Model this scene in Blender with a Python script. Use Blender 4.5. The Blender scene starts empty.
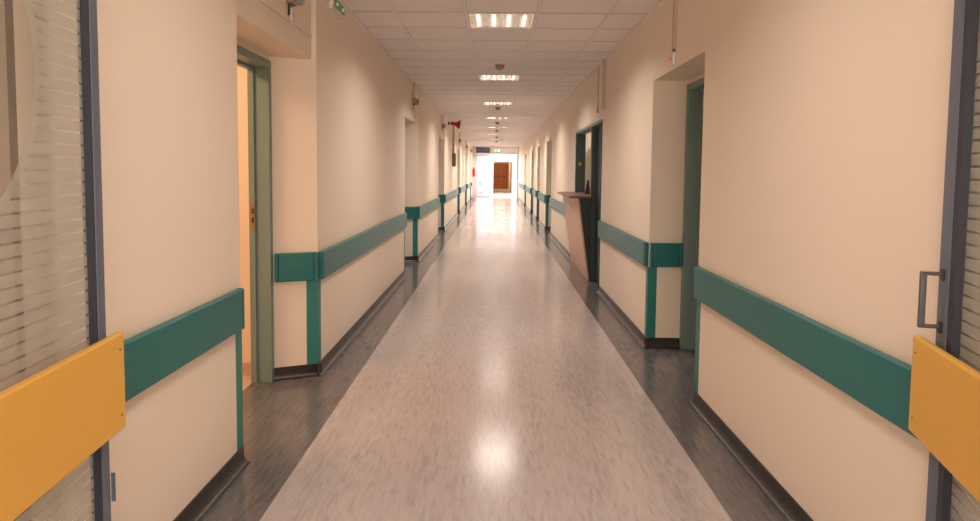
import bpy, bmesh, math, random
from mathutils import Vector, Matrix
random.seed(4)
S = bpy.context.scene
C = S.collection
PI = math.pi

# ------------------------------------------------------------------ dimensions
XL, XR = -1.233, 1.273          # corridor wall faces
BL, BR = -1.512, 1.555            # back plane of the door alcoves
OL, OR = -1.632, 1.675            # outer plane of the wall
ZC = 2.772                      # ceiling height
ZS = 2.195                       # alcove soffit
ZD = 2.165                       # door frame height
RT, RB = 0.877, 0.680           # bumper rail top / bottom
YE = 36.0                       # glazed screen at the corridor end
YN = -2.6                       # wall behind the camera
LA = [(3.22, 4.64), (9.15, 10.66), (14.6, 16.25), (22.0, 23.4), (27.5, 29.2), (33.2, 34.5)]
RA = [(4.16, 5.50), (15.25, 16.75), (19.2, 20.35), (22.3, 23.7), (27.4, 28.8)]
HA = (8.05, 10.62)              # reception opening on the right
SPL, SPR = 0.13, 0.0            # splay of the alcove's far face

# ------------------------------------------------------------------ materials
def new_mat(name):
    m = bpy.data.materials.new(name); m.use_nodes = True
    nt = m.node_tree; b = nt.nodes['Principled BSDF']
    return m, nt, b
def lin(c):
    return tuple((x/255/12.92 if x/255 <= .04045 else ((x/255+.055)/1.055)**2.4) for x in c) + (1,)
def plain(name, col, rough=.5, metal=0., bump=0., scale=60., var=0., spec=.5, coat=0.):
    m, nt, b = new_mat(name)
    b.inputs['Base Color'].default_value = (*col, 1)
    b.inputs['Roughness'].default_value = rough
    b.inputs['Metallic'].default_value = metal
    b.inputs['Specular IOR Level'].default_value = spec
    b.inputs['Coat Weight'].default_value = coat
    b.inputs['Coat Roughness'].default_value = .12
    tc = nt.nodes.new('ShaderNodeTexCoord')
    nz = nt.nodes.new('ShaderNodeTexNoise'); nz.inputs['Scale'].default_value = scale
    nz.inputs['Detail'].default_value = 4
    nt.links.new(tc.outputs['Object'], nz.inputs['Vector'])
    if var:
        mx = nt.nodes.new('ShaderNodeMix'); mx.data_type = 'RGBA'
        mx.inputs['A'].default_value = (*[c*(1-var) for c in col], 1)
        mx.inputs['B'].default_value = (*[min(1, c*(1+var)) for c in col], 1)
        nt.links.new(nz.outputs['Fac'], mx.inputs['Factor'])
        nt.links.new(mx.outputs['Result'], b.inputs['Base Color'])
    if bump:
        bp = nt.nodes.new('ShaderNodeBump'); bp.inputs['Strength'].default_value = bump
        bp.inputs['Distance'].default_value = .002
        nt.links.new(nz.outputs['Fac'], bp.inputs['Height'])
        nt.links.new(bp.outputs['Normal'], b.inputs['Normal'])
    return m
def emit(name, col, strength):
    m, nt, b = new_mat(name)
    b.inputs['Base Color'].default_value = (*col, 1)
    b.inputs['Emission Color'].default_value = (*col, 1)
    b.inputs['Emission Strength'].default_value = strength
    return m

M = {}
M['wall'] = plain('cream_wall_paint', (.80, .692, .568), .5, bump=.10, scale=140, var=.02, spec=.35)
M['white_wall'] = plain('white_wall_paint', (.84, .82, .80), .6, bump=.15, scale=120, var=.02)
M['teal'] = plain('teal_vinyl', (.010, .142, .138), .34, bump=.12, scale=500, var=.04)
M['teal_strip'] = plain('teal_corner_vinyl', (.02, .185, .165), .36, bump=.1, scale=500, var=.04)
M['green_frame'] = plain('grey_green_steel_paint', (.185, .26, .235), .42, var=.03, scale=20)
M['dark_green'] = plain('dark_green_paint', (.026, .052, .045), .42, var=.05, scale=20)
M['yellow'] = plain('yellow_vinyl', (.72, .395, .062), .42, bump=.12, scale=500, var=.03)
M['base'] = plain('charcoal_coved_vinyl', (.036, .031, .031), .30, var=.2, scale=30, coat=.1)
M['blue_steel'] = plain('blue_grey_aluminium', (.120, .142, .190), .45, metal=.1)
M['slate'] = plain('slate_gasket', (.028, .032, .050), .5)
M['steel'] = plain('brushed_steel', (.30, .28, .26), .33, metal=.9)
M['dark_steel'] = plain('dark_steel', (.13, .125, .12), .38, metal=.8)
M['alu'] = plain('polished_aluminium', (.70, .68, .65), .08, metal=1.)
M['white_plastic'] = plain('white_plastic', (.74, .70, .64), .45)
M['cream_plastic'] = plain('cream_plastic', (.50, .40, .295), .5)
M['tan_plastic'] = plain('tan_plastic', (.34, .25, .15), .5)
M['dark_plastic'] = plain('dark_plastic', (.03, .028, .026), .4)
M['grey_plastic'] = plain('grey_plastic', (.30, .28, .25), .45)
M['red_paint'] = plain('red_paint', (.30, .012, .010), .35)
M['red_bright'] = plain('red_enamel', (.55, .015, .015), .3)
M['brass'] = plain('brass', (.48, .24, .07), .35, metal=.8)
M['black'] = plain('black_laminate', (.010, .008, .007), .45)
M['brown_box'] = plain('taupe_enamel', (.17, .13, .09), .5)
M['end_shade'] = plain('taupe_end_shade', (.27, .21, .165), .5, var=.04, scale=20)  # darker tone standing in for shade on the wall ends
M['white_frame'] = plain('white_aluminium', (.64, .61, .64), .4)
M['paper'] = plain('paper', (.82, .80, .76), .7)
M['cyan'] = plain('light_blue_fabric', (.18, .52, .60), .8, bump=.2, scale=200)
M['yellow_paper'] = plain('yellow_notice', (.62, .36, .06), .6)
M['tube'] = emit('fluorescent_tube', (1, .88, .76), 9)
M['led_red'] = emit('red_led', (.75, .03, .01), .35)
M['led_green'] = emit('green_led', (.10, .9, .12), .4)
M['exit_green'] = emit('exit_green', (.12, .60, .32), .9)
M['exit_white'] = emit('exit_white', (.9, 1, .92), 1.2)

def wood(name, c1, c2, scale=(3, 3, .6)):
    m, nt, b = new_mat(name)
    tc = nt.nodes.new('ShaderNodeTexCoord'); mp = nt.nodes.new('ShaderNodeMapping')
    mp.inputs['Scale'].default_value = scale
    nz = nt.nodes.new('ShaderNodeTexNoise'); nz.inputs['Scale'].default_value = 9; nz.inputs['Detail'].default_value = 6
    nz.inputs['Distortion'].default_value = .6
    cr = nt.nodes.new('ShaderNodeValToRGB')
    cr.color_ramp.elements[0].position = .3; cr.color_ramp.elements[0].color = (*c1, 1)
    cr.color_ramp.elements[1].position = .7; cr.color_ramp.elements[1].color = (*c2, 1)
    L = nt.links.new
    L(tc.outputs['Object'], mp.inputs['Vector']); L(mp.outputs['Vector'], nz.inputs['Vector'])
    L(nz.outputs['Fac'], cr.inputs['Fac']); L(cr.outputs['Color'], b.inputs['Base Color'])
    b.inputs['Roughness'].default_value = .4
    return m
M['counter_wood'] = wood('beech_veneer', (.58, .36, .22), (.66, .43, .27))
M['counter_top'] = wood('brown_worktop', (.13, .065, .045), (.18, .095, .065), (3, .6, 3))
M['door_wood'] = wood('red_brown_door_veneer', (.34, .095, .02), (.46, .14, .03))

def glass_mat(name, col=(1, 1, 1), mixf=.12, rough=.02):
    m, nt, b = new_mat(name); nt.nodes.remove(b)
    out = nt.nodes['Material Output']
    tr = nt.nodes.new('ShaderNodeBsdfTransparent'); tr.inputs['Color'].default_value = (*col, 1)
    gl = nt.nodes.new('ShaderNodeBsdfGlossy'); gl.inputs['Roughness'].default_value = rough
    fr = nt.nodes.new('ShaderNodeFresnel'); fr.inputs['IOR'].default_value = 1.45
    mx = nt.nodes.new('ShaderNodeMixShader'); L = nt.links.new
    ge = nt.nodes.new('ShaderNodeNewGeometry'); fm = nt.nodes.new('ShaderNodeMath'); fm.operation = 'MULTIPLY_ADD'   # reflect on entering faces only
    L(ge.outputs['Backfacing'], fm.inputs[0]); fm.inputs[1].default_value = -1; fm.inputs[2].default_value = 1
    fp = nt.nodes.new('ShaderNodeMath'); fp.operation = 'MULTIPLY'; L(fm.outputs[0], fp.inputs[0]); L(fr.outputs[0], fp.inputs[1])
    L(fp.outputs[0], mx.inputs[0]); L(tr.outputs[0], mx.inputs[1]); L(gl.outputs[0], mx.inputs[2]); L(mx.outputs[0], out.inputs['Surface'])
    return m
M['glass'] = glass_mat('clear_glass')
M['tinted'] = glass_mat('tinted_glass', (.20, .20, .22))

def film_glass():
    """glass pane with a frosted film: narrow clear slits and a clear disc with a frosted rim (object y,z in metres)"""
    m, nt, b = new_mat('frosted_film_glass'); nt.nodes.remove(b)
    N = nt.nodes.new; L = nt.links.new; out = nt.nodes['Material Output']
    def math_(op, a, bb=None, cc=None):
        n = N('ShaderNodeMath'); n.operation = op
        for i, v in enumerate((a, bb, cc)):
            if v is None: continue
            if isinstance(v, (int, float)): n.inputs[i].default_value = v
            else: L(v, n.inputs[i])
        return n.outputs[0]
    tc = N('ShaderNodeTexCoord'); sp = N('ShaderNodeSeparateXYZ'); L(tc.outputs['Object'], sp.inputs[0])
    y, z = sp.outputs['Y'], sp.outputs['Z']
    slit = math_('LESS_THAN', math_('FRACT', math_('MULTIPLY_ADD', z, 1/.0335, .12)), .17)
    dz = math_('SUBTRACT', z, 1.62)
    dy = math_('DIVIDE', math_('SUBTRACT', math_('SUBTRACT', y, .500), math_('MULTIPLY', math_('SUBTRACT', z, 1.72), .18)), .262)
    dq = math_('DIVIDE', dz, .34)
    r = math_('SQRT', math_('ADD', math_('MULTIPLY', dy, dy), math_('MULTIPLY', dq, dq)))
    rim = math_('LESS_THAN', r, 1.0); core = math_('LESS_THAN', r, .90)
    clear = math_('MAXIMUM', math_('MULTIPLY', slit, math_('SUBTRACT', 1, rim)), core)
    dif = N('ShaderNodeBsdfDiffuse'); dif.inputs['Color'].default_value = (.54, .54, .48, 1)
    tl = N('ShaderNodeBsdfTranslucent'); tl.inputs['Color'].default_value = (.50, .50, .45, 1)
    tr = N('ShaderNodeBsdfTransparent'); tr.inputs['Color'].default_value = (.97, .98, .97, 1)
    gl = N('ShaderNodeBsdfGlossy'); gl.inputs['Roughness'].default_value = .08
    m1 = N('ShaderNodeMixShader'); m1.inputs[0].default_value = .35; L(dif.outputs[0], m1.inputs[1]); L(tl.outputs[0], m1.inputs[2])
    m0 = N('ShaderNodeMixShader'); m0.inputs[0].default_value = .38; L(m1.outputs[0], m0.inputs[1]); L(tr.outputs[0], m0.inputs[2])
    m2 = N('ShaderNodeMixShader'); L(clear, m2.inputs[0]); L(m0.outputs[0], m2.inputs[1]); L(tr.outputs[0], m2.inputs[2])
    fr = N('ShaderNodeValue'); fr.outputs[0].default_value = .04
    m3 = N('ShaderNodeMixShader'); L(fr.outputs[0], m3.inputs[0]); L(m2.outputs[0], m3.inputs[1]); L(gl.outputs[0], m3.inputs[2])
    L(m3.outputs[0], out.inputs['Surface'])
    return m
M['film'] = film_glass()

def floor_mat():
    m, nt, b = new_mat('marbled_linoleum'); N = nt.nodes.new; L = nt.links.new
    tc = N('ShaderNodeTexCoord'); sp = N('ShaderNodeSeparateXYZ'); L(tc.outputs['Object'], sp.inputs[0])
    def step(a, gt):
        n = N('ShaderNodeMath'); n.operation = 'GREATER_THAN'; L(a, n.inputs[0]); n.inputs[1].default_value = gt; return n.outputs[0]
    a = step(sp.outputs['X'], -.956); c = step(sp.outputs['X'], 1.008)
    mid = N('ShaderNodeMath'); mid.operation = 'SUBTRACT'; L(a, mid.inputs[0]); L(c, mid.inputs[1])
    mp = N('ShaderNodeMapping'); mp.inputs['Scale'].default_value = (1, .14, 1); mp.inputs['Rotation'].default_value = (0, 0, .12)
    L(tc.outputs['Object'], mp.inputs['Vector'])
    n1 = N('ShaderNodeTexNoise'); n1.inputs['Scale'].default_value = 52; n1.inputs['Detail'].default_value = 7
    n1.inputs['Roughness'].default_value = .62; n1.inputs['Distortion'].default_value = .5
    L(mp.outputs[0], n1.inputs['Vector'])
    n2 = N('ShaderNodeTexNoise'); n2.inputs['Scale'].default_value = 5; n2.inputs['Detail'].default_value = 5; n2.inputs['Distortion'].default_value = .3
    L(mp.outputs[0], n2.inputs['Vector'])
    add = N('ShaderNodeMath'); add.operation = 'MULTIPLY_ADD'; L(n2.outputs['Fac'], add.inputs[0]); add.inputs[1].default_value = .45
    L(n1.outputs['Fac'], add.inputs[2])
    def ramp(cs):
        r = N('ShaderNodeValToRGB'); e = r.color_ramp.elements
        e[0].position, e[0].color = .48, (*cs[0], 1); e[1].position, e[1].color = .98, (*cs[2], 1)
        k = e.new(.73); k.color = (*cs[1], 1)
        L(add.outputs[0], r.inputs['Fac']); return r.outputs['Color']
    lt = ramp([(.325, .28, .27), (.44, .385, .37), (.49, .432, .415)])
    dk = ramp([(.075, .069, .071), (.130, .120, .122), (.175, .163, .164)])
    mx = N('ShaderNodeMix'); mx.data_type = 'RGBA'; L(mid.outputs[0], mx.inputs['Factor']); L(dk, mx.inputs['A']); L(lt, mx.inputs['B'])
    L(mx.outputs['Result'], b.inputs['Base Color'])
    b.inputs['Roughness'].default_value = .30
    b.inputs['Specular IOR Level'].default_value = .5
    n3 = N('ShaderNodeTexNoise'); n3.inputs['Scale'].default_value = 7; L(tc.outputs['Object'], n3.inputs['Vector'])
    mr = N('ShaderNodeMapRange'); mr.inputs['To Min'].default_value = .15; mr.inputs['To Max'].default_value = .20
    L(n3.outputs['Fac'], mr.inputs['Value']); L(mr.outputs[0], b.inputs['Roughness'])
    n4 = N('ShaderNodeTexNoise'); n4.inputs['Scale'].default_value = 3.2; n4.inputs['Detail'].default_value = 2; L(tc.outputs['Object'], n4.inputs['Vector'])
    bp = N('ShaderNodeBump'); bp.inputs['Strength'].default_value = .10; bp.inputs['Distance'].default_value = .004
    L(n4.outputs['Fac'], bp.inputs['Height']); L(bp.outputs[0], b.inputs['Normal'])
    return m
M['floor'] = floor_mat()
M['room_floor'] = plain('beige_room_floor', (.56, .45, .35), .3, var=.15, scale=12)
M['lobby_floor'] = plain('pale_lobby_floor', (.55, .50, .46), .22, var=.06, scale=8)

T0, R0 = -.2615, 5.713
def ceiling_mat():
    m, nt, b = new_mat('mineral_ceiling_tile'); N = nt.nodes.new; L = nt.links.new
    tc = N('ShaderNodeTexCoord')
    nz = N('ShaderNodeTexNoise'); nz.inputs['Scale'].default_value = 90; nz.inputs['Detail'].default_value = 5; L(tc.outputs['Object'], nz.inputs['Vector'])
    # each tile a slightly different shade
    sp = N('ShaderNodeSeparateXYZ'); L(tc.outputs['Object'], sp.inputs[0])
    def fl(o, off):
        n = N('ShaderNodeMath'); n.operation = 'SUBTRACT'; L(o, n.inputs[0]); n.inputs[1].default_value = off
        d = N('ShaderNodeMath'); d.operation = 'DIVIDE'; L(n.outputs[0], d.inputs[0]); d.inputs[1].default_value = .6
        f = N('ShaderNodeMath'); f.operation = 'FLOOR'; L(d.outputs[0], f.inputs[0]); return f.outputs[0]
    cb = N('ShaderNodeCombineXYZ'); L(fl(sp.outputs['X'], T0), cb.inputs[0]); L(fl(sp.outputs['Y'], R0), cb.inputs[1])
    wn = N('ShaderNodeTexWhiteNoise'); wn.noise_dimensions = '2D'; L(cb.outputs[0], wn.inputs['Vector'])
    mr = N('ShaderNodeMapRange'); mr.inputs['To Min'].default_value = .0; mr.inputs['To Max'].default_value = .7; L(wn.outputs['Value'], mr.inputs['Value'])
    ad = N('ShaderNodeMath'); ad.operation = 'MULTIPLY_ADD'; L(nz.outputs['Fac'], ad.inputs[0]); ad.inputs[1].default_value = .4; L(mr.outputs[0], ad.inputs[2])
    mx = N('ShaderNodeMix'); mx.data_type = 'RGBA'; L(ad.outputs[0], mx.inputs['Factor'])
    mx.inputs['A'].default_value = (.78, .74, .73, 1); mx.inputs['B'].default_value = (.84, .80, .79, 1)
    L(mx.outputs['Result'], b.inputs['Base Color']); b.inputs['Roughness'].default_value = .75
    bp = N('ShaderNodeBump'); bp.inputs['Strength'].default_value = .3; bp.inputs['Distance'].default_value = .002
    L(nz.outputs['Fac'], bp.inputs['Height']); L(bp.outputs[0], b.inputs['Normal'])
    return m
M['ceiling'] = ceiling_mat()
M['tbar'] = plain('ceiling_grid_bar', (.80, .76, .74), .4)
M['tgap'] = plain('ceiling_tile_edge', (.36, .32, .30), .8)

# ------------------------------------------------------------------ mesh helpers
class MB:
    def __init__(s): s.bm = bmesh.new()
    def box(s, x0, x1, y0, y1, z0, z1):
        if x1 < x0: x0, x1 = x1, x0
        if y1 < y0: y0, y1 = y1, y0
        v = [s.bm.verts.new(p) for p in ((x0,y0,z0),(x1,y0,z0),(x1,y1,z0),(x0,y1,z0),(x0,y0,z1),(x1,y0,z1),(x1,y1,z1),(x0,y1,z1))]
        for f in ((3,2,1,0),(4,5,6,7),(0,1,5,4),(1,2,6,5),(2,3,7,6),(3,0,4,7)): s.bm.faces.new([v[i] for i in f])
        return s
    def prism(s, pts, d):
        """closed polygon pts (3-D, planar) pushed along vector d"""
        a = [s.bm.verts.new(p) for p in pts]; b = [s.bm.verts.new(Vector(p)+Vector(d)) for p in pts]
        n = len(pts)
        s.bm.faces.new(a[::-1]); s.bm.faces.new(b)
        for i in range(n): s.bm.faces.new((a[i], a[(i+1) % n], b[(i+1) % n], b[i]))
        return s
    def plan(s, pts, z0, z1): return s.prism([(x, y, z0) for x, y in pts], (0, 0, z1-z0))
    def tube(s, path, r, n=10):
        path = [Vector(p) for p in path]; rings = []
        rr = r if isinstance(r, (list, tuple)) else [r]*len(path)
        for i, p in enumerate(path):
            t = (path[min(i+1, len(path)-1)]-path[max(i-1, 0)]).normalized()
            u = t.orthogonal().normalized() if abs(t.z) > .9 else t.cross(Vector((0,0,1))).normalized()
            w = t.cross(u)
            rings.append([s.bm.verts.new(p+(u*math.cos(2*PI*k/n)+w*math.sin(2*PI*k/n))*rr[i]) for k in range(n)])
        for a, b in zip(rings, rings[1:]):
            for k in range(n): s.bm.faces.new((a[k], a[(k+1) % n], b[(k+1) % n], b[k]))
        s.bm.faces.new(rings[0][::-1]); s.bm.faces.new(rings[-1])
        return s
    def lathe(s, prof, o=(0,0,0), axis='Z', n=24):
        """prof: list of (radius, height)"""
        o = Vector(o); rings = []
        for r, h in prof:
            ring = []
            for k in range(n):
                c, d = math.cos(2*PI*k/n)*r, math.sin(2*PI*k/n)*r
                ring.append(s.bm.verts.new(o+Vector({'Z': (c, d, h), 'X': (h, c, d), 'Y': (c, h, d)}[axis])))
            rings.append(ring)
        for a, b in zip(rings, rings[1:]):
            for k in range(n): s.bm.faces.new((a[k], a[(k+1) % n], b[(k+1) % n], b[k]))
        s.bm.faces.new(rings[0][::-1]); s.bm.faces.new(rings[-1])
        return s
    def xform(s, mat): bmesh.ops.transform(s.bm, matrix=mat, verts=s.bm.verts); return s
    def build(s, name, mat, parent=None, bevel=0, smooth=False, seg=2):
        bmesh.ops.recalc_face_normals(s.bm, faces=s.bm.faces)
        me = bpy.data.meshes.new(name); s.bm.to_mesh(me); s.bm.free()
        me.materials.append(mat)
        o = bpy.data.objects.new(name, me); C.objects.link(o)
        if parent: o.parent = parent
        if smooth:
            for p in me.polygons: p.use_smooth = True
            e = o.modifiers.new('split', 'EDGE_SPLIT'); e.split_angle = math.radians(40)
        if bevel:
            b = o.modifiers.new('bevel', 'BEVEL'); b.width = bevel; b.segments = seg; b.limit_method = 'ANGLE'
            for p in me.polygons: p.use_smooth = True
            w = o.modifiers.new('wn', 'WEIGHTED_NORMAL'); w.keep_sharp = False
        return o
def tag(o, label=None, cat=None, group=None):
    if label: o['label'] = label
    if cat: o['category'] = cat
    if group: o['group'] = group
    return o
def thing(name, loc, label, cat, group=None, rz=0):
    o = bpy.data.objects.new(name, None); C.objects.link(o); o.location = loc; o.rotation_euler.z = rz
    o.empty_display_size = .1
    return tag(o, label, cat, group)
def struct(o, label=None):
    o['kind'] = 'structure'
    if label: o['label'] = label
    return o
def kids(o): return [c for c in bpy.data.objects if c.parent == o]
def dup(o, loc=None, label=None, parent=None):
    c = o.copy(); C.objects.link(c)
    if parent: c.parent = parent
    for k in kids(o):
        if k is not c: dup(k, parent=c)
    if loc: c.location = loc
    if label: c['label'] = label
    return c
ORD = ['first', 'second', 'third', 'fourth', 'fifth', 'sixth', 'seventh', 'eighth', 'ninth', 'tenth']

# ------------------------------------------------------------------ room shell
# floor slab (corridor, alcoves and the space behind the camera)
struct(MB().box(-2.6, 2.6, YN-.12, YE, -.12, 0).build('floor', M['floor']))

def wall(name, X, B, O, alc, sp, recess, holes=(), y0=1.73):
    s = 1 if X > 0 else -1
    m = MB()
    far = [y0] + [b for a, b in alc]; near = [a for a, b in alc] + [YE]
    for i, (b, a) in enumerate(zip(far, near)):
        off = sp if i else 0
        segs = [(b, a, off)]
        for h0, h1, hz in holes:
            if b < h0 < a:
                segs = [(b, h0, off), (h1, a, 0)]
        for k, (p, q, of) in enumerate(segs):
            if holes and any(abs(p-h1) < 1e-6 for h0, h1, hz in holes):      # thin wall beside the reception room
                t = X+.14*s; qq = 12.6
                m.box(X, t, p, qq, 0, ZC)
                m.box(X, B, qq, q, 0, ZC)
            else:
                m.plan([(X, p), (X, q), (B, q), (B, p-of)], 0, ZC)
    for h0, h1, hz in holes: m.box(X, X+.14*s, h0, h1, hz, ZC)
    cur = y0
    for a, b in alc:
        d0, d1 = a+.06, b-sp                      # frame fills d0..d1
        m.box(B, O, cur if cur == y0 else cur, d0, 0, ZC)
        m.box(B, O, d0, d1, ZD, ZC)
        m.box(X+recess*s, B, a, b-.0005, ZS, ZC)    # beam over the alcove
        cur = d1
    if holes:
        h0, h1, hz = holes[0]
        m.bm.free(); m = MB()
        return None
    m.box(B, O, cur, YE, 0, ZC)
    return struct(m.build(name, M['wall']))
wall('wall_left', XL, BL, OL, LA, SPL, .03)

def wall_right():
    m = MB(); X, B, O = XR, BR, OR
    y = 1.50; pieces = []
    solid = [(1.50, 4.16), (5.50, 8.05), (12.6, 15.25), (16.75, 19.2), (20.35, 22.3), (23.7, 27.4), (28.8, YE)]
    for a, b in solid: m.box(X, B, a, b, 0, ZC)
    m.box(X, X+.14, HA[1], 12.6, 0, ZC); m.box(X, X+.14, HA[0], HA[1], 2.085, ZC)
    for a, b in RA: m.box(X, B, a, b, ZS, ZC)
    cur = 1.50
    for a, b in RA[:1]:
        m.box(B, O, cur, a+.06, 0, ZC); m.box(B, O, a+.06, b-SPR-.0, ZD, ZC); cur = b
    m.box(B, O, cur, 8.05, 0, ZC); cur = 12.6
    for a, b in RA[1:]:
        m.box(B, O, cur, a+.06, 0, ZC); m.box(B, O, a+.06, b, ZD, ZC); cur = b
    m.box(B, O, cur, YE, 0, ZC)
    return struct(m.build('wall_right', M['wall']))
wall_right()

# wider vestibule around the camera
struct(MB().box(-2.5, -2.38, YN, 1.73, 0, ZC).box(-2.38, OL, 1.61, 1.73, 0, ZC).box(OL, BL, 1.61, 1.73, 0, ZC).build('wall_near_left', M['wall']))
struct(MB().box(2.38, 2.5, YN, 1.50, 0, ZC).box(BR, 2.38, 1.38, 1.50, 0, ZC).build('wall_near_right', M['wall']))
struct(MB().box(-2.5, -1.5, YN-.12, YN, 0, ZC).box(1.5, 2.5, YN-.12, YN, 0, ZC).box(-1.5, 1.5, YN-.12, YN, 0, .9).box(-1.5, 1.5, YN-.12, YN, 2.4, ZC).build('wall_back', M['wall']))
wf = MB()  # unseen window added behind the camera to carry the fill light
for x in (-1.5, -.53, .47, 1.44): wf.box(x, x+.06, YN-.09, YN-.03, .9, 2.4)
wf = struct(wf.box(-1.5, 1.5, YN-.09, YN-.03, .9, .96).box(-1.5, 1.5, YN-.09, YN-.03, 2.34, 2.4).build('window_3', M['white_frame']))
MB().box(-1.49, 1.49, YN-.062, YN-.058, .95, 2.35).build('window_pane', M['glass'], wf)

# added taupe strips that darken both wall ends behind the glazed leaves
struct(MB().box(BL, XL, 1.70, 1.73, 0, 2.4).build('shade_strip_left', M['end_shade'])); struct(MB().box(XR, BR, 1.47, 1.50, 0, 2.4).build('shade_strip_right', M['end_shade']))

# ceiling with its grid; the lamp bays are left open
VY = R0+.3-6.0
LIGHTS = [R0+.3+3.6*k for k in range(-2, 9)]
TX = [T0+.6*k for k in range(-4, 6)]
def ceiling():
    m = MB(); z0, z1 = ZC, ZC+.05
    x0, x1 = T0+.01, T0+.59
    for c in (-1.8, 1.8):                        # bays of the two added vestibule fill lamps
        a, b = T0+.3+c-.29, T0+.3+c+.29
        p, q = (-2.6, x0) if c < 0 else (x1, 2.6)
        m.box(p, a, YN-.1, YE, z0, z1); m.box(b, q, YN-.1, YE, z0, z1)
        m.box(a, b, YN-.1, VY-.29, z0, z1); m.box(a, b, VY+.29, YE, z0, z1)
    cur = YN-.1
    for y in LIGHTS:
        m.box(x0, x1, cur, y-.29, z0, z1); cur = y+.29
    m.box(x0, x1, cur, YE, z0, z1)
    m.box(-2.6, 2.6, YN-.1, YE, ZC+.32, ZC+.38)
    return struct(m.build('ceiling', M['ceiling']))
ceiling()
g = MB(); e = MB(); k = 0
ys = [R0+.6*i for i in range(-14, 51)]
for x in TX:
    g.box(x-.012, x+.012, YN, YE, ZC-.003, ZC-.0002)
    e.box(x-.0145, x+.0145, YN, YE, ZC-.0018, ZC-.0001)
for y in ys:
    if not (YN < y < YE): continue
    g.box(-2.4, 2.4, y-.012, y+.012, ZC-.003, ZC-.0002)
    e.box(-2.4, 2.4, y-.022, y+.022, ZC-.0018, ZC-.0001)
struct(g.build('trim_1', M['tbar'])); struct(e.build('trim_2', M['tgap']))
# wall angle along both walls
t = MB()
t.box(XL, XL+.02, 1.73, YE, ZC-.022, ZC-.003).box(XR-.02, XR, 1.50, YE, ZC-.022, ZC-.003)
struct(t.build('trim_3', M['tbar']))

# coved baseboards
def cove_profile(h=.085, out=.040, t=.006):
    p = [(0, h), (t, h), (t, .042)]
    for k in range(1, 7):
        a = k/6*PI/2
        p.append((t+(out-t)*(1-math.cos(a)), .042-.039*math.sin(a)))
    p += [(out, .0005), (0, .0005)]
    return p
PROF = cove_profile()
def cove(m, a, b, n):
    """run from a to b (plan points), profile standing out along normal n"""
    pts = [(a[0]+n[0]*u, a[1]+n[1]*u, v) for u, v in PROF]
    m.prism(pts, (b[0]-a[0], b[1]-a[1], 0))
m = MB(); cur = 1.73
for a, b in LA:
    cove(m, (XL, cur), (XL, a), (1, 0))
    cove(m, (XL, a), (BL, a), (0, 1)) if False else None
    dx, dy = BL-XL, -SPL; l = math.hypot(dx, dy); cove(m, (XL+.02, b+.012), (BL, b-SPL), (dy/l*1, -abs(dx)/l))
    cur = b-.03
cove(m, (XL, cur), (XL, YE), (1, 0))
struct(m.build('baseboard_left', M['base'], smooth=True))
m = MB(); cur = 1.50
for a, b in [RA[0], HA] + RA[1:]:
    cove(m, (XR, cur), (XR, a), (-1, 0))
    if (a, b) != HA: cove(m, (XR-.02, b), (BR, b), (0, -1)); cur = b-.03
    else: cur = b
cove(m, (XR, cur), (XR, YE), (-1, 0))
struct(m.build('baseboard_right', M['base'], smooth=True))

# welded seams between the floor sheets
t = MB()
t.box(XL+.042, -.956, 3.105, 3.108, -.01, .0006).box(XL+.042, XR-.042, 14.30, 14.304, -.01, .0006)
struct(t.build('trim_4', M['base']))

# ------------------------------------------------------------------ alcove doors (setting)
def alcove_door(n, s, a, b, sp, opened=False):
    """s = -1 left wall, +1 right wall"""
    B, O = (BL, OL) if s < 0 else (BR, OR)
    y0, y1 = a+.06, b-sp
    r = bpy.data.objects.new('door_%d' % n, None); C.objects.link(r); r.location = (B, (y0+y1)/2, 0); struct(r)
    off = Matrix.Translation(Vector((-B, -(y0+y1)/2, 0)))
    f = MB(); F = B-.012*s; K = O+.005*s
    for p, q in ((y0, y0+.05), (y1-.05, y1)): f.box(F, K, p, q, 0, ZD-.05)
    f.box(F, K, y0, y1, ZD-.05, ZD)
    # door stop
    st = B+.085*s
    f.box(st, K, y0+.05, y0+.068, 0, ZD-.05).box(st, K, y1-.068, y1-.05, 0, ZD-.05).box(st, K, y0+.05, y1-.05, ZD-.068, ZD-.05)
    f.xform(off).build('door_frame', M['green_frame'], r, bevel=.003)
    if not opened:
        l = MB().box(B+.104*s, B+.144*s, y0+.053, y1-.053, .006, ZD-.053).xform(off).build('door_leaf', M['green_frame'], r)
        h = MB().box(B+.102*s, B+.104*s, y0+.09, y0+.13, .93, 1.15).tube([(B+.104*s, y0+.11, 1.05), (B+.05*s, y0+.11, 1.05), (B+.05*s, y0+.22, 1.05)], .009)
        h.xform(off).build('door_handle', M['steel'], l)
    return r, off, y0, y1
d1, off1, ya, yb = alcove_door(1, -1, *LA[0], SPL, True)
MB().box(BL-.088, BL-.109, yb-.0705, yb-.068, 1.05, 1.21).xform(off1).build('strike_plate', M['brass'], d1)
sk = MB()
for z in (1.09, 1.15): sk.box(BL-.091, BL-.106, yb-.0715, yb-.0704, z, z+.034)
sk.xform(off1).build('strike_hole', M['dark_plastic'], d1)
n = 2
for ab in LA[1:]: alcove_door(n, -1, *ab, SPL); n += 1
dr = None
for ab in RA:
    r = alcove_door(n, 1, *ab, SPR); n += 1
    if dr is None: dr = r
# yellow notice on the first right-hand door
q = MB().box(BR+.1035, BR+.101, 5.335, 5.43, 1.965, 2.07).build('notice', M['yellow_paper'])
tag(q, 'yellow notice stuck to the green door in the right alcove', 'notice')

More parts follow.
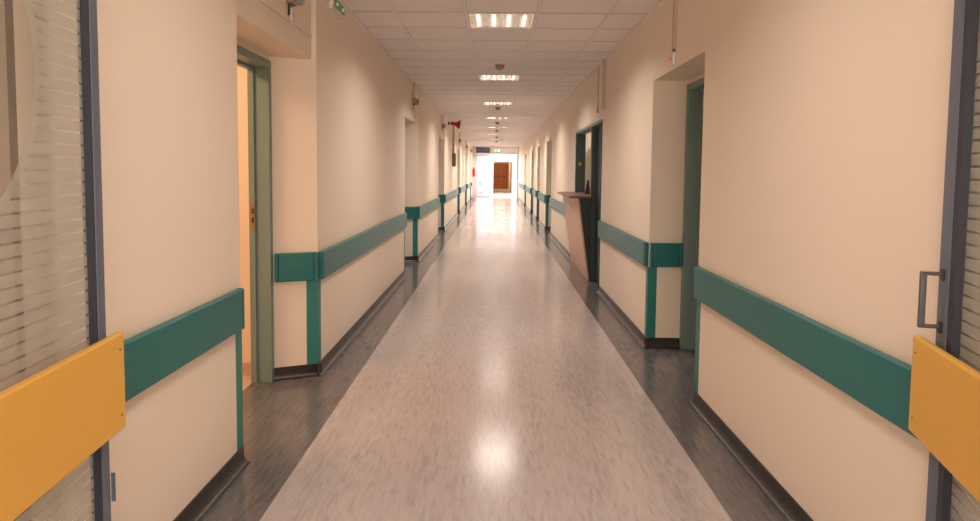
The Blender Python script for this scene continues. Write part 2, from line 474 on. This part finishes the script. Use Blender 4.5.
# ------------------------------------------------------------------ side room behind the open doorway on the left
struct(MB().box(-4.6, OL, .9, 4.66, -.10, .002).build('floor_side_room', M['room_floor']))
struct(MB().box(-4.6, OL-.001, 4.62, 4.74, 0, ZC).box(-4.72, -4.6, .9, 4.74, 0, ZC).box(-4.6, -2.52, .78, .9, 0, ZC).build('wall_side_room', M['wall']))
struct(MB().box(-4.7, OL-.001, .8, 4.74, ZC+.001, ZC+.06).build('ceiling_side_room', M['white_wall']))
struct(MB().box(-4.6, OL-.002, 4.605, 4.62, .002, .09).build('baseboard_side_room', M['cream_plastic']))

# ------------------------------------------------------------------ reception opening on the right
RX = XR+.14
struct(MB().box(RX, 4.4, 7.4, 12.6, -.10, .001).build('floor_reception', M['floor']))
struct(MB().box(OR, 4.4, 7.93, 8.049, 0, ZC).box(RX+.001, 4.4, 12.6, 12.72, 0, ZC).box(4.4, 4.52, 7.88, 12.72, 0, ZC).build('wall_reception', M['white_wall']))
struct(MB().box(RX+.001, 4.4, 8.05, 12.6, ZC+.001, ZC+.06).build('ceiling_reception', M['white_wall']))
r = bpy.data.objects.new('door_%d' % n, None); C.objects.link(r); r.location = (XR, 8.7, 0); struct(r); n += 1
o_ = Matrix.Translation(Vector((-XR, -8.7, 0)))
f = MB()
f.box(XR-.012, RX, HA[0]+.001, HA[0]+.04, 0, 2.045)                    # near jamb
f.box(XR-.002, RX, 8.90, 8.99, 0, 2.045)                            # middle post
f.box(XR-.012, RX, HA[1]-.05, HA[1]-.001, 0, 2.045)                  # far jamb
f.xform(o_).build('door_frame', M['dark_green'], r, bevel=.003)
MB().box(XR-.016, RX, HA[0]+.001, HA[1]-.001, 2.045, 2.084).xform(o_).build('head_rail', M['green_frame'], r, bevel=.003)
lf = MB().box(XR+.07, XR+.11, HA[0]+.04, 8.90, .006, 2.045).xform(o_).build('door_leaf', M['dark_green'], r)
MB().box(XR+.008, XR+.035, 8.896, 8.9005, 1.04, 1.11).box(XR+.008, XR+.035, 8.896, 8.9005, 1.13, 1.18).xform(o_).build('lock_keep', M['dark_plastic'], r)
MB().box(RX, RX-.03, 8.99, HA[1]-.05, .0, 1.0).xform(o_).build('hatch_panel', M['dark_green'], r)
q = MB().lathe([(.026, 0), (.026, .003)], (XR+.055, HA[1]-.0535, 1.58), 'Y').build('sticker', M['brass'])
tag(q, 'small round yellow sticker on the dark green reception jamb', 'sticker')

# counter
ct = thing('reception_counter', (1.1, 9.5, 0), 'wooden reception counter with slanted front and brown top, jutting into the corridor', 'counter')
o_ = Matrix.Translation(Vector((-1.1, -9.5, 0)))
YA, YB = 8.86, 10.80
xt, xb = 1.090, 1.243
MB().prism([(xt, YA, 1.106), (xt+.022, YA, 1.106), (xb+.022, YA, .004), (xb, YA, .004)], (0, YB-YA, 0)).xform(o_).build('front_panel', M['counter_wood'], ct, bevel=.002)
MB().prism([(xt+.023, YA+.006, 1.106), (1.266, YA+.006, 1.106), (1.266, YA+.006, .004), (xb+.023, YA+.006, .004)], (0, .03, 0)).xform(o_).build('side_panel', M['black'], ct)
MB().prism([(xt+.023, YB-.036, 1.106), (1.266, YB-.036, 1.106), (1.266, YB-.036, .004), (xb+.023, YB-.036, .004)], (0, .03, 0)).xform(o_).build('side_panel', M['black'], ct)
MB().plan([(.992, 8.82), (1.268, 8.82), (1.268, 9.00), (1.62, 9.00), (1.62, 10.56), (1.268, 10.56), (1.268, 10.84), (1.06, 10.84), (.992, 10.66)], 1.108, 1.136).xform(o_).build('counter_top', M['counter_top'], ct, bevel=.004)
# things on the counter
q = thing('leaflet_stand', (1.345, 9.72, 1.137), 'narrow dark upright stand on the reception counter', 'stand')
MB().box(-.05, .05, -.05, .05, 0, .012).build('base', M['dark_plastic'], q, bevel=.003)
MB().prism([(-.045, -.01, .012), (.03, -.01, .012), (.012, -.01, .20), (-.012, -.01, .20)], (0, .03, 0)).build('upright', M['dark_plastic'], q, bevel=.004)
q = thing('desk_phone', (1.44, 9.75, 1.137), 'small grey telephone beside the dark stand on the counter', 'telephone')
MB().prism([(-.04, -.06, 0), (.05, -.06, 0), (.05, -.06, .07), (.02, -.06, .09)], (0, .12, 0)).build('body', M['grey_plastic'], q, bevel=.005)
MB().tube([(.02, -.09, .105), (.02, -.05, .118), (.02, .05, .118), (.02, .09, .105)], [.022, .015, .015, .022]).build('handset', M['dark_plastic'], q, smooth=True)
# cabinet inside the reception room
q = thing('filing_cupboard', (2.25, 12.37, 0), 'tall pale cupboard at the back of the reception room', 'cupboard')
MB().box(-.45, .45, -.20, .20, .002, 1.95).build('body', M['white_plastic'], q, bevel=.004)
for sgn in (-1, 1):
    dd = MB().box(sgn*.005, sgn*.44, -.218, -.201, .08, 1.92).build('door', M['white_wall'], q, bevel=.003)
    MB().box(sgn*.03, sgn*.045, -.235, -.219, .95, 1.10).build('handle', M['steel'], dd)

# ------------------------------------------------------------------ bumper rails and corner guards
RG = 'teal bumper rails along the corridor walls'
def rail(name, p, q, nrm, label, h0=RB, h1=RT, t=.038):
    """plan points p->q on the wall face, nrm = outward normal"""
    p, q, nv = Vector((*p, 0)), Vector((*q, 0)), Vector((*nrm, 0)).normalized()
    mid = (p+q)/2; L = (q-p).length; ang = math.atan2((q-p).y, (q-p).x)
    r = thing(name, (mid.x, mid.y, 0), label, 'bumper rail', RG, ang)
    loc = Matrix.Rotation(-ang, 4, 'Z') @ nv
    s = 1 if loc.y > 0 else -1
    MB().box(-L/2+.022, L/2-.022, s*.004, s*t, h0, h1).build('panel', M['teal'], r, bevel=.010, seg=3)
    for e in (-1, 1):
        MB().box(e*(L/2-.024), e*L/2, s*.001, s*(t+.001), h0-.001, h1+.001).build('end_cap', M['teal'], r, bevel=.009, seg=3)
    return r
GG = 'teal corner guards below the bumper rails'
def guard(x, y, sx, sy, label, w=.07, z0=.085, z1=RB-.004):
    """L-shaped strip on the arris at (x,y); legs run along the wall (sy) and into the alcove (sx)"""
    t = .003
    o = MB().plan([(-sx*t, -sy*t), (sx*w, -sy*t), (sx*w, 0), (0, 0), (0, sy*w), (-sx*t, sy*w)], 0, z1-z0).build('corner_guard', M['teal_strip'])
    o.location = (x, y, z0)
    return tag(o, label, 'corner guard', GG)
segs = list(zip([1.965]+[b+.004 for a, b in LA], [a-.045 for a, b in LA]+[35.3]))
for i, (p, q) in enumerate(segs):
    if i == 0: lab = 'teal bumper rail on left wall between the glazed door and the open doorway'
    elif i == len(segs)-1: lab = 'short teal bumper rail at far end of left wall by the extinguisher'
    else: lab = 'teal bumper rail along left wall, %s pier beyond the open doorway' % ORD[i-1]
    rail('bumper_rail', (XL, p), (XL, q), (1, 0), lab)
for i, (a, b) in enumerate(LA):
    dx, dy = BL-XL, -SPL; l = math.hypot(dx, dy); ux, uy = dx/l, dy/l
    nx, ny = uy, -ux
    if ny > 0: nx, ny = -nx, -ny
    rail('bumper_rail', (XL-.005, b-.0), (XL+ux*(l-.018), b+uy*(l-.018)), (nx, ny),
         'short teal bumper rail inside the %s door alcove on the left' % ORD[i])
    guard(XL, a, -1, -1, 'teal corner guard on near edge of the %s left alcove' % ORD[i])
    g_ = guard(XL, b, -1, 1, 'teal corner guard on far edge of the %s left alcove' % ORD[i])
    me = g_.data
    for v in me.vertices:                      # follow the splayed face
        if v.co.x < -.001: v.co.y += v.co.x*SPL/abs(dx)
YB_ = 10.80
rs = [(1.87, RA[0][0]-.02), (RA[0][1]+.004, HA[0]-.03), (YB_+.05, RA[1][0]-.03)]
for i in range(1, len(RA)): rs.append((RA[i][1]+.004, (RA[i+1][0]-.03) if i+1 < len(RA) else 35.7))
rl = ['teal bumper rail on right wall between the glazed door and first alcove', 'teal bumper rail on right wall between first alcove and reception opening',
      'teal bumper rail on right wall just beyond the reception counter'] + ['teal bumper rail on right wall, %s section past the reception' % ORD[i] for i in range(1, 6)]
for (p, q), lab in zip(rs, rl): rail('bumper_rail', (XR, p), (XR, q), (-1, 0), lab)
for i, (a, b) in enumerate(RA):
    rail('bumper_rail', (XR+.005, b), (BR-.012, b), (0, -1), 'short teal bumper rail inside the %s door alcove on the right' % ORD[i])
    guard(XR, a, 1, -1, 'teal corner guard on near edge of the %s right alcove' % ORD[i])
    guard(XR, b, 1, 1, 'teal corner guard on far edge of the %s right alcove' % ORD[i])

# ------------------------------------------------------------------ open glazed fire-door leaves beside the camera
def leaf(s, P, rz, L, sw, rec, label, end, yt, yz0, yz1, gas):
    """leaf folded back towards the wall; P = free edge on the corridor face, L = length, local y runs from hinge to free edge"""
    d = Vector((-math.sin(rz), math.cos(rz), 0))
    r = thing('glazed_door_leaf', Vector((*P, 0))-d*L, label, 'door', 'open glazed fire doors', rz)
    bk = .036*s
    MB().box(0, bk, L-sw, L, .012, 2.30).build('stile', M['blue_steel'], r, bevel=.003)
    MB().box(0, bk, 0, sw, .012, 2.30).build('stile', M['blue_steel'], r, bevel=.003)
    MB().box(0, bk, sw, L-sw, 2.25, 2.30).build('top_rail', M['blue_steel'], r, bevel=.003)
    MB().box(0, bk, sw, L-sw, .012, .06).build('bottom_rail', M['blue_steel'], r, bevel=.003)
    MB().box(.003*s, rec*s, L-sw-gas, L-sw+.0005, .06, 2.25).build('gasket', M['slate'], r)
    MB().box(rec*s, (rec+.006)*s, sw-.004, L-sw+.004, .055, 2.255).build('glass_pane', M['glass'], r)
    fm = MB(); q_ = [fm.bm.verts.new(((rec-.0008)*s, yy, zz)) for yy, zz in ((sw-.003, .056), (L-sw+.003, .056), (L-sw+.003, 2.254), (sw-.003, 2.254))]
    fm.bm.faces.new(q_); fm.build('frosted_film', M['film'], r)
    f = -yt*s
    y = MB().box(f, f+.024*s, .03, L+end, yz0, yz1).build('bumper_panel', M['yellow'], r, bevel=.007, seg=3)
    y['label'] = 'yellow bumper panel screwed across the glazed door'
    for z in (yz0+.045, yz1-.045):
        MB().lathe([(.004, 0), (.004, -.0012*s)], (f, L+end-.03, z), 'X', 12).build('screw', M['brown_box'], y)
    for yy in (.10, L-.03):
        MB().box(0, f+.024*s, yy-.018, yy+.018, yz0+.04, yz1-.04).build('bracket', M['slate'], r)
    return r
lA = leaf(-1, (-1.115, 1.897), .10, 1.0, .043, .024, 'glazed door with striped frosted film folded back on the left wall', .012, .044, .690, .972, .006)
lB = leaf(1, (1.234, 1.856), -.246, 1.0, .066, .024, 'glazed door with pull handle folded back on the right wall', .050, .040, .711, .991, .034)
MB().box(.001, .012, 1.0, 1.004, .47, .555).build('latch_plate', M['blue_steel'], lA)
hd = MB(); yy = .970
hd.box(0, -.050, yy-.008, yy+.004, 1.176, 1.186).box(0, -.050, yy-.008, yy+.004, 1.030, 1.040).box(-.040, -.056, yy-.008, yy+.004, 1.030, 1.186)
h_ = hd.build('pull_handle', M['dark_steel'], lB, bevel=.002)
for z in (1.181, 1.035): MB().box(0, -.006, yy-.012, yy+.010, z-.018, z+.014).build('rose', M['dark_plastic'], h_, bevel=.002)

# ------------------------------------------------------------------ ceiling lamps
def ceiling_light(y, label):
    r = thing('ceiling_light', (T0+.3, y, ZC), label, 'ceiling light', 'louvred ceiling lights')
    w = .287
    f = MB()
    for a in (-1, 1):
        f.box(a*w, a*(w-.012), -w, w, -.004, .012); f.box(-w, w, a*w, a*(w-.012), -.004, .012)
    f.build('frame', M['white_plastic'], r)
    h = MB()
    h.box(-w, w, -w, w, .11, .115)
    for a in (-1, 1):
        h.box(a*w, a*(w-.003), -w, w, .012, .11); h.box(-w, w, a*w, a*(w-.003), .012, .11)
    h.build('housing', M['white_plastic'], r)
    l = MB()
    for k in (-1, 0, 1):                           # reflector ridges between the four lamp bays
        x = k*.1375
        l.prism([(x-.024, -w+.013, .002), (x+.024, -w+.013, .002), (x+.006, -w+.013, .055), (x-.006, -w+.013, .055)], (0, 2*w-.026, 0))
    for k in range(-5, 6):
        y_ = k*.046
        l.prism([(-w+.013, y_-.004, .002), (-w+.013, y_+.004, .002), (-w+.013, y_+.001, .048), (-w+.013, y_-.001, .048)], (2*w-.026, 0, 0))
    l.build('louvre', M['alu'], r)
    for k in range(4):
        x = (k-1.5)*.1375
        MB().tube([(x, -.26, .078), (x, .26, .078)], .013, 10).build('tube', M['tube'], r, smooth=True)
    return r
def light_under(x, y, energy):
    ld = bpy.data.lights.new('lamp', 'AREA'); ld.shape = 'SQUARE'; ld.size = .54; ld.energy = energy; ld.color = LC
    ld.spread = math.radians(148)
    lo = bpy.data.objects.new('lamp', ld); C.objects.link(lo); lo.location = (x, y, ZC-.006)
LW = 28.5
LC = (1, .855, .775)
for i, y in enumerate(LIGHTS):
    if y < 4:
        lab = 'louvred ceiling light above the camera end' if y > 1 else 'louvred ceiling light behind the camera'
    else: lab = 'square louvred ceiling light, %s along the corridor' % ORD[i-2]
    if i == 0:
        L0 = ceiling_light(y, lab)
    else: dup(L0, (T0+.3, y, ZC), lab)
    light_under(T0+.3, y, LW*(.6, .62, 1, 1.2, 1.5, 1.9, 2.3, 2.6, 2.8, 2.8, 2.8)[i])
for c, w_ in ((-1.8, 'left'), (1.8, 'right')):  # extra lamps added to brighten the space behind the glazed leaves
    dup(L0, (T0+.3+c, VY, ZC), 'added louvred fill light in the vestibule, on the %s behind the glazed door' % w_)
    light_under(T0+.3+c, VY, LW*(.12 if c < 0 else .8))
def lamp(name, loc, size, energy, col, rot=(0, 0, 0), sizey=None, spread=180):
    ld = bpy.data.lights.new(name, 'AREA'); ld.energy = energy; ld.color = col; ld.size = size; ld.spread = math.radians(spread)
    if sizey: ld.shape = 'RECTANGLE'; ld.size_y = sizey
    o = bpy.data.objects.new(name, ld); C.objects.link(o); o.location = loc; o.rotation_euler = rot
    return o
lamp('side_room_lamp', (-2.6, 3.3, ZC-.05), .6, 55, (1, .61, .34))
lamp('reception_lamp', (2.6, 11.2, ZC-.05), .8, 38, (1, .80, .60))

# ------------------------------------------------------------------ small things on walls and ceiling
def smoke(y, label):
    r = thing('smoke_detector', (.040, y, ZC-.003), label, 'smoke detector', 'smoke detectors on the ceiling')
    MB().lathe([(.062, 0), (.062, -.016), (.058, -.020)]).build('base', M['tan_plastic'], r, smooth=True)
    MB().lathe([(.046, -.020), (.050, -.026), (.048, -.046), (.034, -.058), (.012, -.062)]).build('sensor_head', M['tan_plastic'], r, smooth=True)
    return r
for i, y in enumerate([8.45, 13.95, 18.15, 21.6, 25.6, 29.4]):
    lab = 'tan smoke detector on the ceiling, %s along the corridor' % ORD[i]
    if i == 0: S0 = smoke(y, lab)
    else: dup(S0, (.040, y, ZC-.003), lab)

# corridor call lamps above the left-hand alcoves
XBm = XL-.03
def call(y, label):
    r = thing('call_lamp', (XBm, y, 2.375), label, 'call light', 'call lights above the left doorways')
    MB().box(.001, .018, -.012, .012, .17, ZC-2.375-.004).build('conduit', M['cream_plastic'], r)
    b = MB().box(.001, .05, -.05, -.02, .07, .17)  .build('mount', M['tan_plastic'], r, bevel=.004)
    MB().lathe([(.048, .03), (.048, .07), (.040, .086), (.018, .095)], (0, .02, .115), 'X', 20).xform(Matrix.Identity(4)).build('lamp_shade', M['grey_plastic'], r, smooth=True)
    MB().lathe([(.056, .001), (.056, .03)], (0, .02, .115), 'X', 20).build('lamp_base', M['brown_box'], r, smooth=True)
    MB().tube([(.008, -.01, .065), (.008, -.01, .0)], .006, 8).build('cable', M['dark_plastic'], r)
    u = MB().box(.001, .022, .0, .045, -.035, .045).build('switch_unit', M['white_plastic'], r, bevel=.004)
    MB().lathe([(.011, .022), (.011, .026)], (0, .0225, .008), 'X', 14).build('indicator', M['led_red'], u)
    return r
for i, (a, b) in enumerate(LA):
    y = (a+b)/2+.19 if i == 0 else (a+b)/2+.35
    lab = 'grey call lamp with red indicator above the %s left doorway' % ORD[i]
    if i == 0: C0 = call(y, lab)
    else: dup(C0, (XBm, y, 2.375), lab)
q = MB().box(XBm+.001, XBm+.014, 3.24, 4.60, 2.338, 2.358).build('trunking', M['white_plastic'], bevel=.002)
tag(q, 'thin white cable trunking running above the open left doorway', 'cable trunking')
q = thing('emergency_light', (XL, 5.20, 2.668), 'emergency light with two green lamps high on the left wall', 'emergency light')
MB().box(-.002, .032, -.20, .20, -.035, .062).build('housing', M['white_plastic'], q, bevel=.005)
MB().box(.032, .036, -.16, .16, -.015, .045).build('lens', M['grey_plastic'], q, bevel=.002)
for yy in (-.105, .075): MB().lathe([(.012, .036), (.012, .044), (.006, .050)], (0, yy, .012), 'X', 14).build('indicator', M['led_green'], q)
# right-hand conduit and call unit
q = thing('conduit_drop', (XR, 4.86, 2.262), 'cream cable conduit with red indicator above the right alcove', 'conduit')
MB().box(-.001, -.020, -.017, .017, .07, ZC-2.262-.005).build('conduit', M['cream_plastic'], q, bevel=.002)
MB().box(-.001, -.020, -.015, .015, .058, .070).build('end_cap', M['brown_box'], q)
u = MB().box(-.001, -.024, -.022, .045, -.045, .045).build('switch_unit', M['white_plastic'], q, bevel=.004)
MB().lathe([(.012, -.024), (.012, -.029)], (0, .012, .0), 'X', 14).build('indicator', M['led_red'], u)
q = MB().box(XR+.002, XR-.03, 7.90, 7.955, 2.195, ZC-.003).build('trunking', M['cream_plastic'], bevel=.003)
tag(q, 'wide vertical cable trunking just before the reception opening', 'cable trunking')
q = thing('conduit_drop', (XR, 8.40, 2.205), 'thin vertical conduit above the reception door', 'conduit')
MB().box(.002, -.016, -.012, .012, .04, ZC-2.205-.004).build('conduit', M['cream_plastic'], q)
MB().box(-.001, -.024, -.03, .03, -.02, .04).build('end_box', M['cream_plastic'], q, bevel=.004)

# red horn sounder
q = thing('alarm_sounder', (XL, 17.4, 2.665), 'red alarm horn high on the left wall near the ceiling', 'alarm')
MB().box(-.002, .03, -.04, .04, -.03, .05).build('bracket', M['dark_plastic'], q, bevel=.004)
MB().tube([(.03, 0, .02), (.09, 0, .015)], .016).build('arm', M['dark_plastic'], q)
hb = MB().lathe([(.045, 0), (.048, .03), (.040, .08), (.050, .12), (.095, .19), (.112, .23), (.108, .235), (.085, .20), (.02, .14)], (0, 0, 0), 'X', 24)
hb.xform(Matrix.Translation((.08, 0, .015)) @ Matrix.Rotation(.18, 4, 'Y')).build('horn', M['red_paint'], q, smooth=True)
# wall cabinet with its conduit
q = thing('wall_box', (XL, 19.3, 1.765), 'taupe box mounted on the left wall below a conduit', 'wall box')
MB().box(.001, .095, -.16, .16, -.19, .19).build('body', M['brown_box'], q, bevel=.006)
MB().box(.095, .10, -.14, .14, -.17, .17).build('door', M['brown_box'], q, bevel=.003)
MB().box(.001, .06, -.04, .04, .19, ZC-1.765-.004).build('conduit', M['cream_plastic'], q, bevel=.003)
# paper notices
q = MB().box(XR+.002, XR-.004, 17.05, 17.5, 1.545, 1.965).build('notice', M['paper']); tag(q, 'white paper notice on the right wall past the second alcove', 'notice')
q = MB().box(XL-.002, XL+.004, 25.6, 26.2, 1.265, 1.895).build('notice', M['counter_wood']); tag(q, 'pinkish notice on the far left wall before the extinguisher', 'notice')
# fire extinguisher
q = thing('fire_extinguisher', (XL+.10, 35.45, 1.165), 'red fire extinguisher hung on the left wall at the corridor end', 'fire extinguisher')
MB().lathe([(.07, 0), (.078, .02), (.078, .36), (.062, .41), (.028, .44)]).build('cylinder', M['red_bright'], q, smooth=True)
MB().lathe([(.022, .44), (.022, .50)]).box(-.012, .012, -.10, .02, .49, .52).build('valve', M['dark_plastic'], q)
MB().tube([(0, .02, .48), (.03, .09, .46), (.05, .11, .34), (.05, .10, .12)], .012).build('hose', M['dark_plastic'], q, smooth=True)
MB().box(-.102, -.06, -.05, .05, .20, .26).build('bracket', M['steel'], q)

# ------------------------------------------------------------------ glazed screen at the end of the corridor
sc = bpy.data.objects.new('door_%d' % n, None); C.objects.link(sc); sc.location = (0, YE, 0); struct(sc); n += 1
XA, XM, XZ = -1.045, -.27, 1.215
f = MB()
f.box(XL, XA, 0, .08, 0, ZC).box(XZ, XR, 0, .08, 0, ZC).box(XM-.03, XM+.03, 0, .08, 2.415, ZC)
f.box(XA, XZ, 0, .08, 2.375, 2.435).box(XL, XR, 0, .08, ZC-.04, ZC)
f.build('screen_frame', M['white_frame'], sc)
MB().box(XA, XM-.03, .035, .043, 2.435, ZC-.04).build('transom_pane', M['tinted'], sc)
MB().box(XM+.03, XZ, .03, .05, 2.435, ZC-.04).build('transom_panel', M['white_wall'], sc)
dl = MB()
dl.box(XA+.003, XA+.09, .02, .06, .02, 2.365).box(XM-.09, XM, .02, .06, .02, 2.365).box(XA+.09, XM-.09, .02, .06, .02, .14).box(XA+.09, XM-.09, .02, .06, 2.245, 2.365)
dl = dl.build('door_leaf', M['white_frame'], sc)
MB().box(XA+.09, XM-.09, .037, .043, .14, 2.245).build('pane', M['glass'], dl)
d2 = MB().box(XZ-.045, XZ-.005, .085, .80, .02, 2.365).build('door_leaf', M['blue_steel'], sc)
# exit sign
q = thing('exit_sign', (.10, YE-.06, 2.565), 'green exit sign on the white panel over the end doors', 'exit sign')
MB().box(-.19, .19, -.025, .055, -.085, .085).build('housing', M['white_plastic'], q, bevel=.004)
MB().box(-.18, .18, -.028, -.025, -.075, .075).build('face', M['exit_green'], q)
MB().prism([(-.05, -.0285, -.018), (-.11, -.0285, -.018), (-.11, -.0285, -.045), (-.16, -.0285, 0), (-.11, -.0285, .045), (-.11, -.0285, .018), (-.05, -.0285, .018)], (0, -.001, 0)).box(.03, .13, -.0295, -.0285, -.06, .06).build('symbol', M['exit_white'], q)

# lobby beyond, lit by daylight from its windows
LY = 45.0
DX0, DX1, DZ = -.135, 1.13, 2.10
struct(MB().box(-3.6, 4.2, YE, LY+14, -.12, -.001).build('floor_lobby', M['lobby_floor']))
struct(MB().box(-3.6, 4.2, YE+.08, LY+.2, ZC, ZC+.08).build('ceiling_lobby', M['white_wall']))
struct(MB().box(-3.6, DX0, LY, LY+.2, 0, ZC).box(DX1, 4.2, LY, LY+.2, 0, ZC).box(DX0, DX1, LY, LY+.2, DZ, ZC).build('wall_lobby', M['white_wall']))
def side(x0, x1):
    m = MB(); y0, y1 = YE+1.6, LY-1.2
    m.box(x0, x1, YE+.08, y0, 0, ZC).box(x0, x1, y1, LY+.2, 0, ZC).box(x0, x1, y0, y1, 0, .9).box(x0, x1, y0, y1, 2.45, ZC)
    return m
struct(side(-3.72, -3.6).build('wall_lobby_left', M['white_wall'])); struct(side(4.2, 4.32).build('wall_lobby_right', M['white_wall']))
struct(MB().box(-3.72, XL-.001, YE+.0805, YE+.2, 0, ZC).box(XR+.001, 4.32, YE+.0805, YE+.2, 0, ZC).build('wall_lobby_front', M['white_wall']))
for k, x in ((1, -3.66), (2, 4.26)):
    m = MB(); y0, y1 = YE+1.6, LY-1.2
    for i in range(5):
        y = y0+(y1-y0)*i/4; m.box(x-.03, x+.03, y-.03, y+.03, .9, 2.45)
    m.box(x-.03, x+.03, y0, y1, .9, .95).box(x-.03, x+.03, y0, y1, 2.40, 2.45)
    wf = struct(m.build('window_%d' % k, M['white_frame']))
    MB().box(x-.003, x+.003, y0, y1, .95, 2.4).build('window_pane', M['glass'], wf)
DAY = (1, .93, .93)
lamp('daylight_left', (-3.9, (YE+LY)/2, 1.68), 6.0, 480, DAY, (0, -PI/2, 0), None)
lamp('daylight_right', (4.5, (YE+LY)/2, 1.68), 6.0, 680, DAY, (0, PI/2, 0), None)
lamp('window_daylight', (0, YN-.3, 1.65), 2.9, 165, (1, .86, .72), (PI/2, 0, 0), 1.45)  # added fill from behind, brightening the ceiling and camera-facing faces
for o in bpy.data.objects:
    if o.name.startswith('daylight'): o.data.shape = 'RECTANGLE'; o.data.size = 1.6; o.data.size_y = 6.2
# passage past the lobby, with the wooden double door
struct(MB().box(DX0-.45, DX0-.35, LY+.2, LY+12.2, 0, ZC).box(DX1+.02, DX1+.12, LY+.2, LY+12.2, 0, ZC).box(DX0-.35, DX1+.02, LY+12.1, LY+12.2, 0, ZC).build('wall_passage', M['wall']))
struct(MB().box(DX0-.45, DX1+.12, LY+.2, LY+12.2, ZC-.2, ZC-.12).build('ceiling_passage', M['white_wall']))
wd = bpy.data.objects.new('door_%d' % n, None); C.objects.link(wd); wd.location = (.46, LY+12.1, 0); struct(wd); n += 1
for s_ in (-1, 1):
    a = MB().box(.004*s_, .56*s_, -.05, -.01, .01, 2.05).build('door_leaf', M['door_wood'], wd, bevel=.004)
    MB().box(.06*s_, .50*s_, -.10, -.07, 1.0, 1.05).box(.07*s_, .09*s_, -.07, -.05, 1.0, 1.05).box(.47*s_, .49*s_, -.07, -.05, 1.0, 1.05).build('push_bar', M['dark_plastic'], a)
MB().box(-.62, -.565, -.06, 0, 0, 2.11).box(.565, .62, -.06, 0, 0, 2.11).box(-.62, .62, -.06, 0, 2.06, 2.11).build('door_frame', M['door_wood'], wd)
lamp('passage_lamp', (.46, LY+8.5, ZC-.25), .8, 60, (1, .80, .58))

# swivel chair in the lobby, seen through the glazed leaf
q = thing('swivel_chair', (-.98, 44.2, 0), 'light blue swivel chair behind the white glazed door', 'chair')
MB().lathe([(.20, .40), (.215, .42), (.21, .46), (.18, .475)]).build('seat', M['cyan'], q, smooth=True)
MB().prism([(-.17, .18, .50), (.17, .18, .50), (.15, .22, .80), (-.15, .22, .80)], (0, .04, 0)).build('backrest', M['cyan'], q, bevel=.02)
MB().lathe([(.028, .08), (.028, .40)]).build('column', M['steel'], q, smooth=True)
MB().tube([(0, .10, .42), (0, .24, .45), (0, .24, .56)], .014).build('back_support', M['dark_plastic'], q)
for k in range(5):
    a = 2*PI*k/5+.3
    lg = MB().tube([(0, 0, .09), (.24*math.cos(a), .24*math.sin(a), .06)], [.026, .018]).build('leg', M['dark_plastic'], q, smooth=True)
    MB().lathe([(.028, -.012), (.028, .012)], (.24*math.cos(a), .24*math.sin(a), .0285), 'X', 14).build('castor', M['dark_plastic'], lg)

# ------------------------------------------------------------------ world, camera, colour
w = bpy.data.worlds.new('world'); S.world = w; w.use_nodes = True
w.node_tree.nodes['Background'].inputs[0].default_value = (.75, .85, 1, 1)
w.node_tree.nodes['Background'].inputs[1].default_value = 1.0

f_, pitch, yaw, roll, cy = 670.48, .0665, .0071, .0107, 216.1
cd = bpy.data.cameras.new('camera'); co = bpy.data.objects.new('camera', cd); C.objects.link(co)
cd.sensor_width = 36; cd.lens = f_/980*36; cd.shift_y = -(260.5-cy)/980; cd.clip_start = .02; cd.clip_end = 200
R = Vector((math.cos(yaw), math.sin(yaw), 0)); F = Vector((-math.sin(yaw), math.cos(yaw), 0)); U = Vector((0, 0, 1))
F, U = F*math.cos(pitch)-U*math.sin(pitch), F*math.sin(pitch)+U*math.cos(pitch)
cX = R*math.cos(roll)+U*math.sin(roll); cY = -R*math.sin(roll)+U*math.cos(roll)
mt = Matrix.Identity(4)
for i in range(3): mt[i][0], mt[i][1], mt[i][2] = cX[i], cY[i], -F[i]
mt.translation = Vector((0, 0, 1.447))
co.matrix_world = mt
S.camera = co
S.view_settings.view_transform = 'Standard'; S.view_settings.look = 'None'
S.view_settings.exposure = 0.0; S.view_settings.gamma = 1; S.view_settings.use_curve_mapping = False
S.cycles.use_denoising = True
S.cycles.max_bounces = 12; S.cycles.diffuse_bounces = 8; S.cycles.glossy_bounces = 6; S.cycles.transparent_max_bounces = 16
S.cycles.sample_clamp_indirect = 8; S.cycles.caustics_reflective = False; S.cycles.caustics_refractive = False
